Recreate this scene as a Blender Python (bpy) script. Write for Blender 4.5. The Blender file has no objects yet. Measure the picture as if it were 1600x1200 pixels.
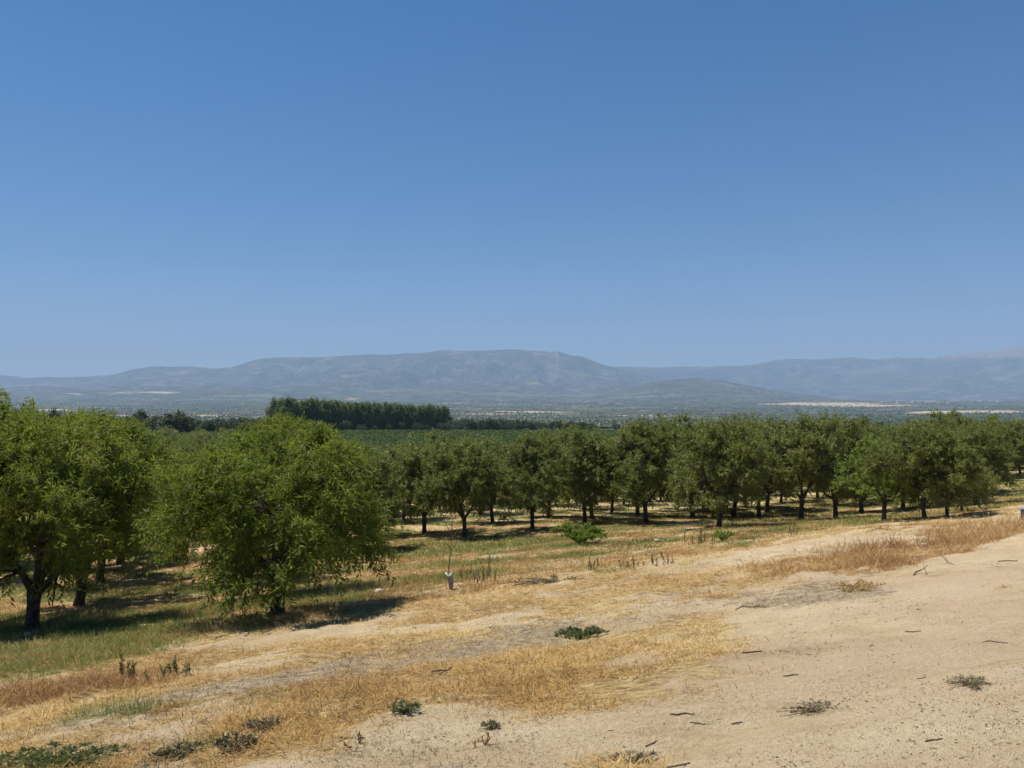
import bpy, math, random
import numpy as np
from mathutils import Vector

random.seed(11)
RNG = np.random.default_rng(11)
scene = bpy.context.scene
COL = scene.collection
EYE = 1.65
FPX = 1250.0                       # focal length in pixels of the 1600-wide photograph
PITCH = math.atan(40 / FPX)

# ------------------------------------------------------------------ helpers
def mesh(name, verts, faces, mat=None, attrs=None, smooth=False):
    """verts (n,3) array; faces (m,k) int array or a list of such arrays"""
    me = bpy.data.meshes.new(name)
    verts = np.asarray(verts, dtype=np.float32)
    fl = faces if isinstance(faces, list) else [faces]
    fl = [np.asarray(f, dtype=np.int32) for f in fl if len(f)]
    tot = np.concatenate([np.full(len(f), f.shape[1], dtype=np.int32) for f in fl])
    loops = np.concatenate([f.ravel() for f in fl])
    start = np.concatenate([[0], np.cumsum(tot)[:-1]]).astype(np.int32)
    me.vertices.add(len(verts)); me.vertices.foreach_set("co", verts.ravel())
    me.loops.add(len(loops)); me.loops.foreach_set("vertex_index", loops)
    me.polygons.add(len(tot)); me.polygons.foreach_set("loop_start", start)
    me.polygons.foreach_set("loop_total", tot)
    me.polygons.foreach_set("use_smooth", np.full(len(tot), bool(smooth)))
    me.update(calc_edges=True)
    for k, a in (attrs or {}).items():
        at = me.attributes.new(k, 'FLOAT', 'POINT')
        at.data.foreach_set("value", np.asarray(a, dtype=np.float32))
    if mat: me.materials.append(mat)
    return me

def obj(name, me, parent=None, loc=(0, 0, 0), rz=0.0):
    o = bpy.data.objects.new(name, me); COL.objects.link(o)
    o.location = loc; o.rotation_euler = (0, 0, rz)
    if parent: o.parent = parent
    return o

def tag(o, label=None, cat=None, group=None, kind=None):
    if label: o['label'] = label
    if cat: o['category'] = cat
    if group: o['group'] = group
    if kind: o['kind'] = kind
    return o

def empty(name, loc, rz=0.0, sc=1.0):
    o = bpy.data.objects.new(name, None); COL.objects.link(o)
    o.location = loc; o.rotation_euler = (0, 0, rz)
    o.scale = (sc, sc, sc) if not isinstance(sc, tuple) else sc
    o.empty_display_size = 0.2
    return o

def join(parts):
    """parts: list of (verts, faces[k-array]); all faces of one k"""
    vs, fs, n = [], [], 0
    for v, f in parts:
        vs.append(v); fs.append(np.asarray(f) + n); n += len(v)
    return np.concatenate(vs), np.concatenate(fs)

def norm(a):
    return a / np.maximum(np.linalg.norm(a, axis=-1, keepdims=True), 1e-9)

def tube(path, radii, sides=7, wob=0.0, rng=RNG, cap=True):
    path = np.asarray(path, float); n = len(path)
    tan = np.gradient(path, axis=0); tan = norm(tan)
    ref = np.array([0.31, 0.95, 0.02]) if abs(tan[0][2]) > .6 else np.array([0.05, .1, 1.0])
    v = []
    for i in range(n):
        a = norm(np.cross(tan[i], ref)); b = np.cross(tan[i], a)
        ang = np.arange(sides) * 2 * math.pi / sides
        r = radii[i] * (1 + wob * rng.normal(size=sides))
        v.append(path[i] + np.outer(np.cos(ang) * r, a) + np.outer(np.sin(ang) * r, b))
    v = np.concatenate(v)
    f = []
    for i in range(n - 1):
        for k in range(sides):
            k2 = (k + 1) % sides
            f.append((i * sides + k, i * sides + k2, (i + 1) * sides + k2, (i + 1) * sides + k))
    if cap:
        v = np.concatenate([v, path[-1:], path[:1]]); c = n * sides
        for k in range(0, sides, 1):
            k2 = (k + 1) % sides
            f.append(((n - 1) * sides + k, (n - 1) * sides + k2, c, c))
            f.append((k2, k, c + 1, c + 1))
    return v, np.array(f)

def fixq(me_faces):
    """split the degenerate quads (caps) out as triangles"""
    f = np.asarray(me_faces); d = f[:, 2] == f[:, 3]
    return [f[~d], f[d][:, :3]]

def _h(ix, iy, seed):
    h = (ix.astype(np.int64) * 374761393 + iy.astype(np.int64) * 668265263 + seed * 1442695041) & 0xFFFFFFFF
    h = ((h ^ (h >> 13)) * 1274126177) & 0xFFFFFFFF
    return ((h ^ (h >> 16)) & 0xFFFF) / 65535.0

def vnoise(x, y, seed=0):
    x = np.asarray(x, float); y = np.asarray(y, float)
    ix = np.floor(x); iy = np.floor(y); fx = x - ix; fy = y - iy
    fx = fx * fx * (3 - 2 * fx); fy = fy * fy * (3 - 2 * fy)
    a = _h(ix, iy, seed); b = _h(ix + 1, iy, seed); c = _h(ix, iy + 1, seed); d = _h(ix + 1, iy + 1, seed)
    return (a * (1 - fx) + b * fx) * (1 - fy) + (c * (1 - fx) + d * fx) * fy

def fbm(x, y, seed=0, octv=4):
    s = 0; a = .5; t = 0
    for i in range(octv):
        s = s + a * vnoise(x * 2 ** i + 17.3 * i, y * 2 ** i - 9.1 * i, seed + i); t += a; a *= .5
    return s / t

def sstep(a, b, x):
    t = np.clip((x - a) / (b - a), 0, 1); return t * t * (3 - 2 * t)

# ------------------------------------------------------------------ terrain height
S_K = np.array([-80, 0, 2, 4, 6, 8, 12, 17, 22, 27, 35, 48, 60, 90, 140, 400])
D_K = np.array([1.55, 1.62, 1.68, 1.92, 2.23, 2.55, 3.18, 3.97, 4.56, 4.98, 5.5, 6.05, 6.25, 6.45, 6.6, 7])
Y_K = np.array([0, 80, 120, 165, 230, 300, 400, 700, 1000, 1500, 2200, 3000, 4000, 5000, 6500, 9000, 17000])
DF_K = np.array([6.0, 6.2, 6.35, 6.65, 7.35, 8.7, 11.1, 16, 20, 21.5, 18, 8, -12, -42, -66, -90, -140])

def st(x, y):
    return .8 * y - .6 * x, .8 * x + .6 * y
def xy(s, t):
    return .8 * t - .6 * s, .6 * t + .8 * s

def smooth_interp(x, xk, yk):
    m = np.gradient(yk.astype(float), xk.astype(float))
    i = np.clip(np.searchsorted(xk, x) - 1, 0, len(xk) - 2)
    h = xk[i + 1] - xk[i]; u = np.clip((x - xk[i]) / h, 0, 1)
    return ((2*u**3 - 3*u**2 + 1) * yk[i] + (u**3 - 2*u**2 + u) * h * m[i]
            + (-2*u**3 + 3*u**2) * yk[i + 1] + (u**3 - u**2) * h * m[i + 1])

def Z(x, y):
    x = np.asarray(x, float); y = np.asarray(y, float)
    s, t = st(x, y)
    dn = smooth_interp(s, S_K, D_K)
    df = smooth_interp(np.maximum(y, 0), Y_K, DF_K)
    dn = dn + .55 * sstep(21, 37, t) * sstep(7, 15, s)
    w = sstep(70, 150, y)
    d = dn * (1 - w) + df * w
    near = 1 - sstep(60, 120, np.hypot(x, y))
    b = (fbm(s * .9, t * .35, 3) - .5) * .14 * sstep(2.5, 6, s) + (fbm(s * .5, t * .5, 5, 3) - .5) * .06
    b = b + ((fbm(s * 4, t * 2.2, 8, 3) - .5) * .06 + (fbm(s * 6.5, t * 4.5, 10, 3) - .5) * .07) * sstep(3.0, 5.5, s) + (fbm(s * 5.0, t * 5.0, 9, 3) - .5) * .05 * (.3 + 1.2 * vnoise(s * .5, t * .4, 24))
    # two shallow wheel ruts along the track
    for c in (1.2, 2.9):
        b = b - .05 * np.exp(-((s - c - (fbm(t * .12, t * 0, 21, 2) - .5)) / .24) ** 2) * (.6 + .8 * vnoise(t * 4.5, s * 3, 23))
    return EYE - d + b * near

def ray(px, py):
    dx = (px - 800) / FPX; dz = (600 - py) / FPX
    c, s_ = math.cos(PITCH), math.sin(PITCH)
    return np.array([dx, c - dz * s_, s_ + dz * c])

def g(px, py):
    """the ground point seen at a photo pixel"""
    d = ray(px, py); d = d / d[1]
    ys = np.exp(np.linspace(math.log(2.0), math.log(900), 6000))
    f = EYE + d[2] * ys - Z(d[0] * ys, ys)
    i = int(np.argmax(f < 0))
    y = ys[i]
    return float(d[0] * y), float(y), float(Z(d[0] * y, y))

# ------------------------------------------------------------------ materials
def new_mat(name):
    m = bpy.data.materials.new(name); m.use_nodes = True
    nt = m.node_tree; nt.nodes.clear()
    out = nt.nodes.new('ShaderNodeOutputMaterial')
    return m, nt, out

class N:
    """tiny node builder"""
    def __init__(s, nt): s.nt = nt
    def new(s, typ, **kw):
        n = s.nt.nodes.new(typ)
        for k, v in kw.items(): setattr(n, k, v)
        return n
    def val(s, sock, v):
        if isinstance(v, bpy.types.NodeSocket): s.nt.links.new(v, sock)
        else: sock.default_value = v
    def math(s, op, a, b=0.0, clamp=False):
        n = s.new('ShaderNodeMath', operation=op, use_clamp=clamp)
        s.val(n.inputs[0], a); s.val(n.inputs[1], b); return n.outputs[0]
    def noise(s, vec, scale, detail=4, rough=.6):
        n = s.new('ShaderNodeTexNoise'); n.inputs['Scale'].default_value = scale
        n.inputs['Detail'].default_value = detail; n.inputs['Roughness'].default_value = rough
        s.nt.links.new(vec, n.inputs['Vector']); return n.outputs['Fac']
    def attr(s, name):
        return s.new('ShaderNodeAttribute', attribute_name=name).outputs['Fac']
    def mix(s, f, a, b, blend='MIX'):
        n = s.new('ShaderNodeMix', data_type='RGBA', blend_type=blend)
        s.val(n.inputs[0], f)
        for i, v in ((6, a), (7, b)):
            if isinstance(v, tuple): v = (*v, 1.0) if len(v) == 3 else v
            s.val(n.inputs[i], v)
        return n.outputs[2]
    def ramp(s, f, stops):
        n = s.new('ShaderNodeValToRGB'); e = n.color_ramp.elements
        while len(e) < len(stops): e.new(.5)
        for i, (p, c) in enumerate(stops):
            e[i].position = p; e[i].color = (*c, 1)
        s.val(n.inputs[0], f); return n.outputs[0]
    def thr(s, f, lo, hi):
        n = s.new('ShaderNodeMapRange', interpolation_type='SMOOTHSTEP')
        s.val(n.inputs[0], f); n.inputs[1].default_value = lo; n.inputs[2].default_value = hi
        return n.outputs[0]

def principled(n, col, rough=.9, spec=.2, bump=None):
    p = n.new('ShaderNodeBsdfPrincipled'); n.val(p.inputs['Base Color'], col if isinstance(col, bpy.types.NodeSocket) else (*col, 1))
    n.val(p.inputs['Roughness'], rough); p.inputs['Specular IOR Level'].default_value = spec
    if bump is not None: n.nt.links.new(bump, p.inputs['Normal'])
    return p

def leaf_mat(name, stops, trans, tfac=.3, rough=.55, spec=.35):
    m, nt, out = new_mat(name); n = N(nt)
    r = n.attr('rnd')
    info = n.new('ShaderNodeObjectInfo').outputs['Random']
    rr = n.math('ADD', n.math('MULTIPLY', r, .8), n.math('MULTIPLY', info, .2))
    c = n.ramp(rr, stops)
    p = principled(n, c, rough, spec)
    t = n.new('ShaderNodeBsdfTranslucent'); nt.links.new(n.mix(.5, c, trans), t.inputs[0])
    ms = n.new('ShaderNodeMixShader'); ms.inputs[0].default_value = tfac
    nt.links.new(p.outputs[0], ms.inputs[1]); nt.links.new(t.outputs[0], ms.inputs[2])
    nt.links.new(ms.outputs[0], out.inputs[0]); return m

def plain_mat(name, stops, scale=6, rough=.85, spec=.2, bump=.0):
    m, nt, out = new_mat(name); n = N(nt)
    co = n.new('ShaderNodeTexCoord').outputs['Object']
    f = n.noise(co, scale, 5, .65)
    c = n.ramp(f, stops); nb = None
    if bump:
        b = n.new('ShaderNodeBump'); b.inputs['Strength'].default_value = bump; b.inputs['Distance'].default_value = .02
        nt.links.new(n.noise(co, scale * 4, 4, .7), b.inputs['Height']); nb = b.outputs[0]
    p = principled(n, c, rough, spec, nb); nt.links.new(p.outputs[0], out.inputs[0]); return m

LEAF_BRIGHT = leaf_mat('bright_leaf', [(0, (.075, .108, .016)), (.4, (.14, .182, .024)), (.75, (.225, .255, .038)), (1, (.38, .33, .08))], (.29, .33, .04), .42, .55, .22)
LEAF_OLIVE = leaf_mat('olive_leaf', [(0, (.10, .12, .03)), (.45, (.165, .19, .046)), (.82, (.25, .265, .075)), (1, (.40, .32, .13))], (.27, .31, .06), .42, .5, .3)
LEAF_LIGHT = leaf_mat('light_leaf', [(0, (.13, .19, .03)), (.5, (.20, .27, .045)), (1, (.30, .34, .08))], (.3, .38, .06), .36, .6, .2)
LEAF_POPLAR = leaf_mat('poplar_leaf', [(0, (.06, .085, .026)), (.5, (.13, .17, .05)), (1, (.24, .28, .085))], (.16, .22, .05), .35)
LEAF_OAK = leaf_mat('oak_leaf', [(0, (.035, .05, .02)), (.5, (.07, .09, .032)), (1, (.12, .14, .05))], (.08, .11, .03), .25)
LEAF_WEED = leaf_mat('weed_leaf', [(0, (.07, .09, .03)), (.5, (.14, .165, .055)), (1, (.26, .26, .11))], (.18, .22, .06), .3)
LEAF_GREY = leaf_mat('grey_weed_leaf', [(0, (.09, .07, .04)), (.35, (.19, .16, .085)), (.7, (.32, .275, .15)), (1, (.5, .42, .25))], (.14, .14, .06), .2)
LEAF_CROP = leaf_mat('crop_leaf', [(0, (.05, .075, .018)), (.5, (.085, .12, .026)), (1, (.14, .17, .045))], (.1, .17, .03), .25)
DRYGRASS = leaf_mat('dry_grass_blade', [(.1, (.12, .065, .028)), (.32, (.36, .205, .072)), (.5, (.56, .375, .13)), (.66, (.67, .505, .22)), (.86, (.80, .69, .42))], (.5, .34, .12), .22, .7, .15)
RUSTGRASS = leaf_mat('rust_grass_blade', [(.1, (.14, .07, .035)), (.35, (.40, .225, .09)), (.6, (.60, .41, .18)), (.9, (.78, .63, .37))], (.4, .2, .08), .22, .7, .15)
GREENGRASS = leaf_mat('green_grass_blade', [(.1, (.06, .085, .02)), (.35, (.13, .18, .034)), (.58, (.22, .25, .06)), (.75, (.42, .35, .12)), (.95, (.6, .48, .22))], (.14, .17, .04), .28, .6, .2)
BARK = plain_mat('bark', [(.3, (.035, .027, .021)), (.55, (.09, .07, .054)), (.75, (.18, .148, .118))], 14, .92, .1, .6)
DEADWOOD = plain_mat('dead_wood', [(.3, (.10, .07, .045)), (.55, (.2, .145, .095)), (.75, (.34, .26, .19))], 30, .9, .1, .4)
STONE = plain_mat('pale_stone', [(.3, (.42, .37, .3)), (.7, (.68, .62, .52))], 30, .9, .15, .4)
WHITE_PL = plain_mat('white_plastic', [(.3, (.62, .63, .62)), (.7, (.8, .8, .78))], 20, .45, .4)
GUARD_PL = plain_mat('grey_plastic', [(.35, (.16, .15, .13)), (.65, (.42, .41, .38))], 14, .6, .2)  # mottled grey plastic of the guard sleeve, darker than the white rim
DARK_PL = plain_mat('dark_plastic', [(.3, (.03, .03, .035)), (.7, (.07, .07, .075))], 20, .6, .3)
GREY_MT = plain_mat('grey_metal', [(.3, (.2, .2, .22)), (.7, (.33, .33, .36))], 20, .5, .4)
WHITEWASH = plain_mat('white_wall', [(.3, (.6, .58, .55)), (.7, (.75, .73, .7))], .2, .9, .1)
ROOFTILE = plain_mat('roof_tile', [(.3, (.28, .16, .1)), (.7, (.4, .24, .16))], .2, .9, .1)
DEBRIS = leaf_mat('debris_bit', [(0, (.11, .075, .045)), (.3, (.24, .17, .105)), (.65, (.40, .30, .19)), (1, (.7, .6, .45))], (.2, .15, .1), .05, .9, .1)

def ground_mat():
    m, nt, out = new_mat('orchard_soil'); n = N(nt)
    co = n.new('ShaderNodeTexCoord').outputs['Object']
    mp = n.new('ShaderNodeMapping'); nt.links.new(co, mp.inputs[0])
    mp.inputs['Rotation'].default_value = (0, 0, -math.atan2(.6, .8)); mp.inputs['Scale'].default_value = (.42, 1, 1)
    al = mp.outputs[0]                                   # stretched along the track
    big = n.noise(al, .55, 5, .62); mid = n.noise(al, 3.2, 6, .68); fine = n.noise(co, 26, 5, .72); grit = n.noise(co, 120, 3, .7)
    lum = n.math('ADD', n.math('MULTIPLY', big, .35), n.math('ADD', n.math('MULTIPLY', mid, .35), n.math('MULTIPLY', fine, .3)))
    sand = n.ramp(lum, [(.36, (.37, .258, .138)), (.45, (.535, .40, .228)), (.53, (.645, .505, .31)), (.63, (.74, .61, .41))])
    sand = n.mix(n.math('MULTIPLY', n.thr(n.noise(al, .8, 4, .6), .46, .62), .5), sand, (.60, .445, .295))
    sand = n.mix(n.math('MULTIPLY', n.thr(grit, .55, .64), .6), sand, (.27, .19, .11))
    sand = n.mix(n.math('MULTIPLY', n.thr(n.noise(co, 75, 3, .75), .62, .68), .5), sand, (.70, .60, .45))
    def cover(base, name, stops, w=.9, edge=.22):
        a = n.attr(name)
        nz = n.math('ADD', n.math('MULTIPLY', mid, .55), n.math('MULTIPLY', n.noise(co, 14, 6, .75), .45))
        f = n.math('ADD', a, n.math('MULTIPLY', n.math('MULTIPLY', n.math('SUBTRACT', nz, .5), 2.8), n.math('MULTIPLY', a, 2.6, True)))
        f = n.math('MULTIPLY', n.thr(f, .5 - edge, .5 + edge), w)
        c = n.ramp(n.noise(al, 16, 7, .82), stops)
        return n.mix(f, base, c)
    c = cover(sand, 'grey', [(.38, (.10, .068, .042)), (.47, (.31, .225, .135)), (.57, (.55, .43, .28))], .78)
    c = cover(c, 'dry', [(.37, (.12, .068, .03)), (.47, (.38, .235, .09)), (.57, (.66, .49, .235))], .85)  # dry litter; its dark tones also paint shadow gaps between the blades
    c = cover(c, 'rust', [(.37, (.12, .06, .03)), (.48, (.33, .18, .075)), (.6, (.55, .38, .18))], .85)
    c = cover(c, 'green', [(.37, (.055, .065, .02)), (.48, (.135, .155, .04)), (.6, (.31, .28, .095))], .88)
    b = n.new('ShaderNodeBump'); b.inputs['Strength'].default_value = 1.0; b.inputs['Distance'].default_value = .06
    hgt = n.math('ADD', n.math('MULTIPLY', fine, .8), n.math('ADD', n.math('MULTIPLY', grit, .35), n.math('MULTIPLY', mid, 1.1)))
    nt.links.new(hgt, b.inputs['Height'])
    p = principled(n, c, .95, .08, b.outputs[0]); nt.links.new(p.outputs[0], out.inputs[0]); return m

def far_mat():
    m, nt, out = new_mat('far_land'); n = N(nt)
    co = n.new('ShaderNodeTexCoord').outputs['Object']
    a = n.noise(co, .004, 6, .68); b = n.noise(co, .022, 5, .7); c3 = n.noise(co, .09, 4, .7)
    mp = n.new('ShaderNodeMapping'); nt.links.new(co, mp.inputs[0]); mp.inputs['Scale'].default_value = (.35, 1, 1)
    st_ = n.noise(mp.outputs[0], .006, 5, .65)
    veg = n.ramp(n.math('ADD', n.math('MULTIPLY', b, .6), n.math('MULTIPLY', c3, .4)), [(.40, (.018, .03, .014)), (.5, (.05, .064, .03)), (.60, (.18, .165, .095))])
    c = n.mix(n.math('MULTIPLY', n.thr(n.math('ADD', n.math('MULTIPLY', st_, .6), n.math('MULTIPLY', b, .4)),    .52, .60), .48), veg, (.30, .25, .16))
    dk = n.thr(n.math('ADD', n.math('MULTIPLY', a, .65), n.math('MULTIPLY', b, .35)), .50, .58)
    c = n.mix(n.math('MULTIPLY', dk, .75), c, (.022, .036, .018))
    sl = n.thr(n.noise(mp.outputs[0], .0021, 6, .62), .57, .63)
    c = n.mix(n.math('MULTIPLY', sl, .32), c, (.25, .23, .14))
    fr = n.thr(n.math('ADD', n.attr('rock'), n.math('MULTIPLY', n.math('SUBTRACT', b, .5), 1.6)), .42, .62)
    c = n.mix(n.math('MULTIPLY', fr, .7), c, (.30, .245, .205))
    ft = n.thr(n.math('ADD', n.attr('tan'), n.math('MULTIPLY', n.math('SUBTRACT', st_, .5), 1.2)), .42, .58)
    tanc = n.ramp(b, [(.35, (.34, .25, .14)), (.65, (.52, .41, .25))])
    c = n.mix(n.math('MULTIPLY', ft, .92), c, tanc)
    fg = n.thr(n.math('ADD', n.attr('green'), n.math('MULTIPLY', n.math('SUBTRACT', c3, .5), .8)), .4, .6)
    c = n.mix(fg, c, n.ramp(n.noise(co, .5, 4, .7), [(.35, (.05, .07, .022)), (.65, (.11, .12, .045))]))
    p = principled(n, c, .95, .05); nt.links.new(p.outputs[0], out.inputs[0]); return m

GROUND = ground_mat(); FAR = far_mat()

# ------------------------------------------------------------------ ground cover masks (real vegetation, in plan)
PATCH = []     # (x, y, ax, ay, channel, strength)
def patch(px, py, rx, ry, ch, k):
    x, y, _ = g(px, py); _, y0, _ = g(px, min(py + ry, 1400)); _, y1, _ = g(px, py - ry)
    PATCH.append((x, y, rx * y / FPX, max((y1 - y0) / 2, .12), ch, k))
for a in [
    (960, 1045, 190, 38, 'dry', .9), (800, 1060, 160, 28, 'dry', .7), (1000, 1010, 120, 18, 'dry', .7), (1105, 980, 60, 14, 'dry', .7),
    (500, 1090, 260, 32, 'dry', .8), (120, 1140, 200, 28, 'dry', .8), (60, 1175, 110, 20, 'dry', .5),
    (300, 1185, 160, 26, 'grey', .6), (80, 1195, 110, 16, 'green', .6), (330, 1170, 70, 12, 'green', .5),
    (100, 1082, 160, 22, 'rust', .75), (170, 1072, 60, 7, 'rust', .4), (230, 1110, 160, 12, 'green', .45), (420, 1075, 130, 16, 'grey', .8),
    (700, 1020, 150, 20, 'grey', .75), (560, 1035, 120, 18, 'grey', .5), (860, 985, 120, 14, 'grey', .5), (160, 1015, 80, 22, 'green', 1.1), (30, 1030, 110, 14, 'green', .8),
    (120, 975, 220, 16, 'green', .6), (60, 940, 150, 10, 'green', .5), (300, 950, 130, 10, 'green', .7), (560, 962, 60, 12, 'green', .6),
    (700, 950, 230, 18, 'dry', .7), (900, 925, 190, 15, 'dry', .7), (640, 982, 170, 7, 'dry', -.7), (480, 988, 120, 6, 'dry', -.5), (620, 1003, 200, 9, 'dry', .5), (320, 1022, 150, 9, 'dry', .6),
    (720, 856, 120, 10, 'green', 1.0), (800, 846, 160, 7, 'green', .6), (905, 845, 40, 8, 'green', .5), (960, 890, 60, 8, 'green', .35),
    (690, 880, 90, 14, 'dry', .5), (830, 880, 100, 12, 'grey', .6), (980, 850, 120, 10, 'grey', .55), (1100, 850, 60, 8, 'dry', .5),
    (1140, 850, 40, 10, 'green', .3), (1240, 857, 110, 7, 'dry', -.8), (1290, 846, 80, 5, 'dry', -.6), (1180, 868, 60, 5, 'dry', -.4),
    (1330, 868, 150, 17, 'rust', .6), (1230, 884, 90, 10, 'dry', .7), (1490, 832, 100, 9, 'rust', .6), (1570, 822, 60, 9, 'rust', 1.0), (1400, 870, 70, 12, 'dry', .5),
    (1100, 905, 110, 13, 'dry', .7), (1050, 925, 100, 12, 'grey', .5), (1100, 935, 90, 12, 'rust', .35),
    (1310, 912, 70, 8, 'grey', .45), (1340, 918, 36, 5, 'rust', .8), (1250, 925, 120, 14, 'grey', .55), (1180, 945, 110, 12, 'grey', .5), (1380, 895, 90, 7, 'grey', .35), (1330, 932, 120, 10, 'grey', .5),
    (1560, 917, 60, 5, 'dry', .5), (1290, 1110, 60, 9, 'grey', .55), (1520, 1069, 36, 7, 'dry', .5), (960, 1195, 100, 14, 'dry', .6), (1000, 1140, 150, 12, 'grey', -.2),
    (640, 1180, 200, 26, 'grey', .2), (1400, 1040, 80, 14, 'grey', .25), (1240, 1020, 90, 10, 'grey', .25),
    (1250, 826, 190, 7, 'dry', .7), (1440, 816, 130, 7, 'dry', .6), (1160, 838, 70, 6, 'dry', .6), (1400, 822, 80, 6, 'rust', .5), (1520, 772, 110, 8, 'green', 1.0), (1400, 780, 120, 6, 'green', .8), (1560, 755, 60, 7, 'green', .9), (1200, 795, 100, 5, 'green', .4),
]: patch(*a)

def edge(t):
    return 4.0 - .5 * np.exp(-((t - 4.8) / 1.6) ** 2) + 2.4 * sstep(6.0, 11.5, t)

def masks(x, y):
    s, t = st(x, y)
    w = (fbm(s * .8, t * .25, 40, 4) - .5) * 1.8
    q = s + w
    def band(a, b, e=.5): return sstep(a - e, a + e, q) * (1 - sstep(b - e, b + e, q))
    right = sstep(7, 11, t)
    M = {k: np.zeros_like(s) for k in ('dry', 'green', 'grey', 'rust')}
    e = edge(t)
    M['dry'] += .52 * band(4.7, 5.9, .35) * (1 - sstep(5.0, 7.5, t)) + .5 * band(7.4, 8.9) * (1 - right) + .66 * band(10.2, 14.5) + .4 * band(14.5, 26)
    M['grey'] += .40 * band(5.8, 7.4) * (1 - right) + .2 * band(3.2, 4.8) * (1 - sstep(1.5, 4.5, t)) + .26 * band(9, 10.3) + .2 * band(14, 30)
    M['rust'] += .62 * sstep(8.5, 11, t) * band(6.0, 7.8, .35) + .42 * band(13, 30) + .3 * band(11, 14.0)
    M['green'] += .22 * band(11, 16)
    blot = (fbm(s * 1.1, t * .55, 41, 5) - .5)
    for k, sg in (('dry', 1.5), ('grey', -1.3), ('rust', 1.2), ('green', -1.0)): M[k] = M[k] * np.clip(1 + sg * 1.6 * blot, .1, 2)
    M['dry'] += .27 * sstep(4.6, 6.5, q) + .4 * sstep(8.6, 9.4, q) * (1 - sstep(10.5, 11.5, q)) * (1 - sstep(2, 5, t))
    M['green'] += .35 * sstep(9.2, 10.5, q) * (1 - sstep(12, 14, q)) * (1 - sstep(1, 4, t))
    # orchard alleys: green strips between the rows
    p = .252 * x + .968 * y + (fbm(x * .12, y * .12, 50, 3) - .5) * 2.2
    orch = sstep(11, 14.5, s) * sstep(-1, 1.5, s - 11.5 - .35 * np.maximum(t - 4, 0) * (1 - sstep(14, 22, t)))
    row = np.cos((p - (.252 * -8.4 + .968 * 14.0)) / 3.69 * 2 * math.pi)
    M['green'] += orch * np.clip(.46 - .62 * row + .5 * (fbm(x * .3, y * .5, 52, 3) - .5), 0, .95)
    M['dry'] += orch * .22; M['rust'] += orch * .25 * (row > .2)
    for (cx, cy, ax, ay, ch, k) in PATCH:
        dd = ((x - cx) / ax) ** 2 + ((y - cy) / ay) ** 2
        M[ch] += k * np.exp(-dd * 1.1)
    hf = fbm(s * 2.6, t * 1.1, 42, 4) - .5; vf = fbm(s * 7, t * 3.6, 43, 3) - .5
    for k, sg in (('dry', 1.0), ('grey', -.8), ('rust', .9), ('green', -.7)):   # ragged, streaky edges
        M[k] = M[k] * np.clip(1 + sg * 3.4 * hf + 2.0 * vf, .02, 2.4)
    for k in ('dry', 'rust', 'grey', 'green'):   # the bare travelled part of the track
        M[k] -= .25 * (1 - sstep(e - 1.2, e + .1, s)) * (M[k] < .3)
    return {k: np.clip(v, -.4, 1.2) for k, v in M.items()}

# ------------------------------------------------------------------ near ground + track (one sheet cut along the track's edge)
def axis(lo, a, b, hi, d, gr=1.12):
    mid = list(np.arange(a, b + d / 2, d))
    up = []; v = mid[-1]; k = d
    while v < hi: k *= gr; v += k; up.append(v)
    dn = []; v = mid[0]; k = d
    while v > lo: k *= gr; v -= k; dn.append(v)
    return np.array(dn[::-1] + mid + up)
qs = axis(-40, .4, 24, 112, .062, 1.08); ts = axis(-75, -6, 22, 115, .062, 1.08)
iq = int(np.argmin(np.abs(qs - 4.5)))
Q, T = np.meshgrid(qs, ts, indexing='ij')
en = edge(T) + (fbm(T * 1.3, T * 0 + 3, 60, 4) - .5) * .9
bump = np.where(np.abs(Q - 4.5) < 5.2, .5 + .5 * np.cos((Q - 4.5) / 5.2 * math.pi), 0)
S = Q + (en - 4.5) * bump
X, Y = xy(S, T); ZZ = Z(X, Y)
MK = masks(X, Y)
nq, ntt = Q.shape
def sheet(name, i0, i1, mat):
    v = np.stack([X[i0:i1 + 1], Y[i0:i1 + 1], ZZ[i0:i1 + 1]], -1).reshape(-1, 3)
    r = i1 - i0 + 1
    I, J = np.meshgrid(np.arange(r - 1), np.arange(ntt - 1), indexing='ij')
    a = I * ntt + J
    f = np.stack([a, a + ntt, a + ntt + 1, a + 1], -1).reshape(-1, 4)[:, ::-1]
    return mesh(name, v, f, mat, {k: m[i0:i1 + 1].ravel() for k, m in MK.items()}, True)
tag(obj('dirt_track', sheet('dirt_track', 0, iq, GROUND)), 'pale sandy farm track', kind='structure')
tag(obj('ground', sheet('ground', iq, nq - 1, GROUND)), 'sloping ground of dry grass and sand', kind='structure')

# ------------------------------------------------------------------ far land: fields, plain and mountains
def crest(tab, u):
    t = np.array(tab, float); return np.interp(u, (t[:, 0] - 800) / FPX, t[:, 1])
MAIN = [(-700, 600), (-300, 596), (0, 593), (60, 590), (130, 588), (170, 585), (205, 577), (245, 571), (285, 571), (330, 574), (360, 572), (400, 562),
        (430, 558), (500, 556), (560, 553), (640, 552), (700, 546), (780, 545), (850, 546), (890, 552), (920, 559), (950, 570), (1000, 584), (1060, 596),
        (1150, 608), (1250, 618), (1400, 628), (2300, 634)]
RIGHT = [(-700, 586), (0, 585), (40, 588), (100, 589), (170, 586), (300, 600), (900, 577), (960, 571), (1040, 572), (1120, 569), (1180, 567), (1210, 562), (1300, 560),
         (1400, 558), (1480, 555), (1530, 548), (1570, 541), (1620, 538), (1800, 545), (2300, 560)]
HILL = [(-700, 640), (760, 636), (860, 626), (950, 612), (1000, 600), (1050, 592), (1090, 590), (1130, 593), (1170, 602), (1220, 612), (1300, 622), (1400, 632), (2300, 640)]
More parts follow.
